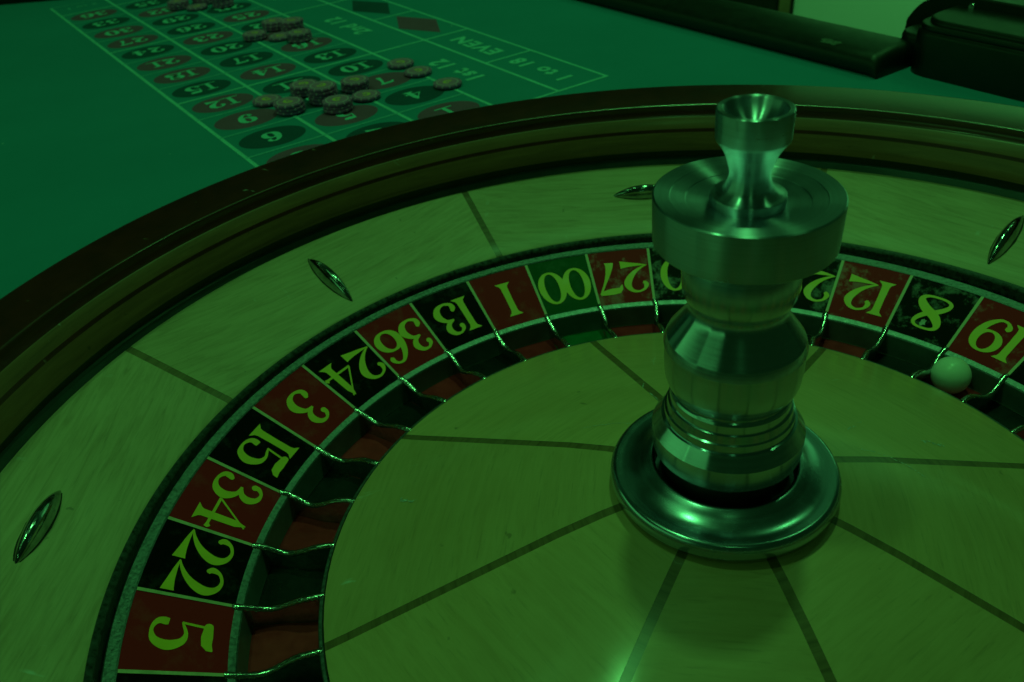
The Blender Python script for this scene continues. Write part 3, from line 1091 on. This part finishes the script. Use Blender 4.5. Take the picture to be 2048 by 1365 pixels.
def chip_mat(name, base):
    t = NT(name)
    v = t.coord((1, 1, 1))
    n = t.noise(v, 260, 4, 0.6)
    t.l(t.ramp(n, [(0.3, tuple(c * 0.8 for c in base)), (0.7, base)]), t.b.inputs['Base Color'])
    t.set(rough=0.5, spec=0.4)
    return t.m


M_CHIP = chip_mat('chip_mauve', (0.50, 0.145, 0.42))
M_CHIPW = chip_mat('chip_white', (0.85, 0.52, 0.72))
M_CHIPI = chip_mat('chip_inlay', (0.66, 0.22, 0.50))
M_GOLD = chip_mat('chip_gold', (0.95, 0.62, 0.16))
chip_body = lathe('chip_body', [(0.0, 0.0001), (CR - 0.0006, 0.0001), (CR - 0.0001, 0.0004), (CR, 0.0008), (CR, CH - 0.0008), (CR - 0.0001, CH - 0.0004), (CR - 0.0006, CH - 0.0001), (0.0, CH - 0.0001)], M_CHIP, 40)
V, F = [], []
for i in range(12):
    a = 2 * PI * i / 12
    b = len(V)
    hw = 0.05
    for da in (-hw, 0, hw):
        x, y = math.cos(a + da), math.sin(a + da)
        V += [((CR + 0.00012) * x, (CR + 0.00012) * y, 0.0008), ((CR + 0.00012) * x, (CR + 0.00012) * y, CH - 0.0007), ((CR - 0.0007) * x, (CR - 0.0007) * y, CH + 0.00002), ((CR - 0.0014) * x, (CR - 0.0014) * y, CH + 0.00002)]
    for j in range(2):
        for q in range(3):
            F.append((b + 4 * j + q, b + 4 * j + q + 1, b + 4 * j + 5 + q, b + 4 * j + 4 + q))
chip_spots = mesh('edge_spots', V, F, M_CHIPW, False)
chip_ring = lathe('inlay_ring', [(0.0088, CH + 0.00006), (0.0100, CH + 0.00006)], M_CHIPW, 40)
chip_inlay = lathe('inlay', [(0.0002, CH + 0.00004), (0.0086, CH + 0.00004)], M_CHIPI, 32)
V, F = [], []
glyph([SP([(0.75, 0.75, 0.2), (0.5, 0.95, 0.22), (0.15, 0.75, 0.3), (0.1, 0.4, 0.3), (0.35, 0.1, 0.26), (0.7, 0.2, 0.2)]), [(0.45, 0.5, 0.2), (0.7, 0.45, 0.2)]], 0.0085, 0.0085, -0.0036, -0.0042, 1.0, V, F, lambda x, y, z: (x, y, CH + 0.00012 + z), 0)
chip_mark = mesh('centre_mark', V, F, M_GOLD, False)
WORDS = ['bottom', 'second', 'third', 'fourth', 'top']
STACKS = [
    (-0.4146, 0.3900, 1, 'single mauve chip lying left of the cluster, on the line between 12 and 11'),
    (-0.3825, 0.3709, 3, 'three-chip stack nearest the wheel at the left, between 9 and 8'),
    (-0.3899, 0.4153, 3, 'three-chip stack on 11, left of the tallest stack'),
    (-0.3631, 0.3965, 5, 'tallest stack, in the middle of the near cluster'),
    (-0.3468, 0.4282, 3, 'three-chip stack right behind the tallest stack, left of the printed 7'),
    (-0.3281, 0.4072, 1, 'single mauve chip between the printed 5, 4 and 7'),
    (-0.3413, 0.3778, 3, 'three-chip stack above the printed 5'),
    (-0.3287, 0.4955, 1, 'single mauve chip beside the printed 10, farthest of the three lone chips'),
    (-0.3031, 0.4727, 1, 'single mauve chip beside the printed 7, middle of the three lone chips'),
    (-0.2648, 0.4423, 1, 'single mauve chip on the line beside the printed 4, nearest 1st 12'),
    (-0.5254, 0.5783, 2, 'two-chip stack between the printed 20 and 22'),
    (-0.5212, 0.6150, 3, 'three-chip stack covering the printed 22'),
    (-0.4954, 0.6070, 4, 'four-chip stack at the edge of 2nd 12'),
    (-0.4704, 0.5736, 3, 'three-chip stack next to the printed 16'),
    (-0.4962, 0.5790, 1, 'single mauve chip half hidden between the stacks by the printed 19'),
    (-0.6682, 0.6988, 1, 'single mauve chip near the printed 32 at the top edge'),
    (-0.6945, 0.7015, 3, 'leftmost three-chip stack cut by the top edge'),
    (-0.6750, 0.7245, 3, 'right three-chip stack cut by the top edge'),
    (-0.6387, 0.7103, 4, 'four-chip stack above the printed 28 at the top edge'),
]
for (x, y, n, d) in STACKS:
    for q in range(n):
        jx, jy = (random.uniform(-0.0006, 0.0006), random.uniform(-0.0006, 0.0006)) if q else (0, 0)
        lab = d if n == 1 else WORDS[q if q < n - 1 else 4] + ' chip of the ' + d
        c = empty('casino_chip', (x + jx, y + jy, FZ + 0.0014 + q * (CH + 0.0001)), label=lab, cat='casino chip', group='mauve casino chips on the betting layout')
        c.rotation_euler = (0, 0, random.uniform(0, 6.28))
        obj('chip_body', chip_body, c)
        tag(obj('edge_spots', chip_spots, c), kind='stuff')
        obj('inlay', chip_inlay, c)
        obj('inlay_ring', chip_ring, c)
        obj('centre_mark', chip_mark, c)
        if q < n - 1:
            pass

# door pieces (behind the rail, left of the bright wall)
dp = door
# pixel-free placement: along the wall axis, just left of the bright area
for nm, off, wd, dep, mt in (('door_leaf', -0.892, 2.10, 0.02, M_DOOR), ('side_trim', 0.1695, 0.023, 0.03, M_TRIM), ('door_edge', 0.186, 0.009, 0.024, M_DOOR)):
    box(nm, Vector((0, 0, 0)) + wx * off - wy * 0.06, wx, (wd, dep, 3.4), mt, door)
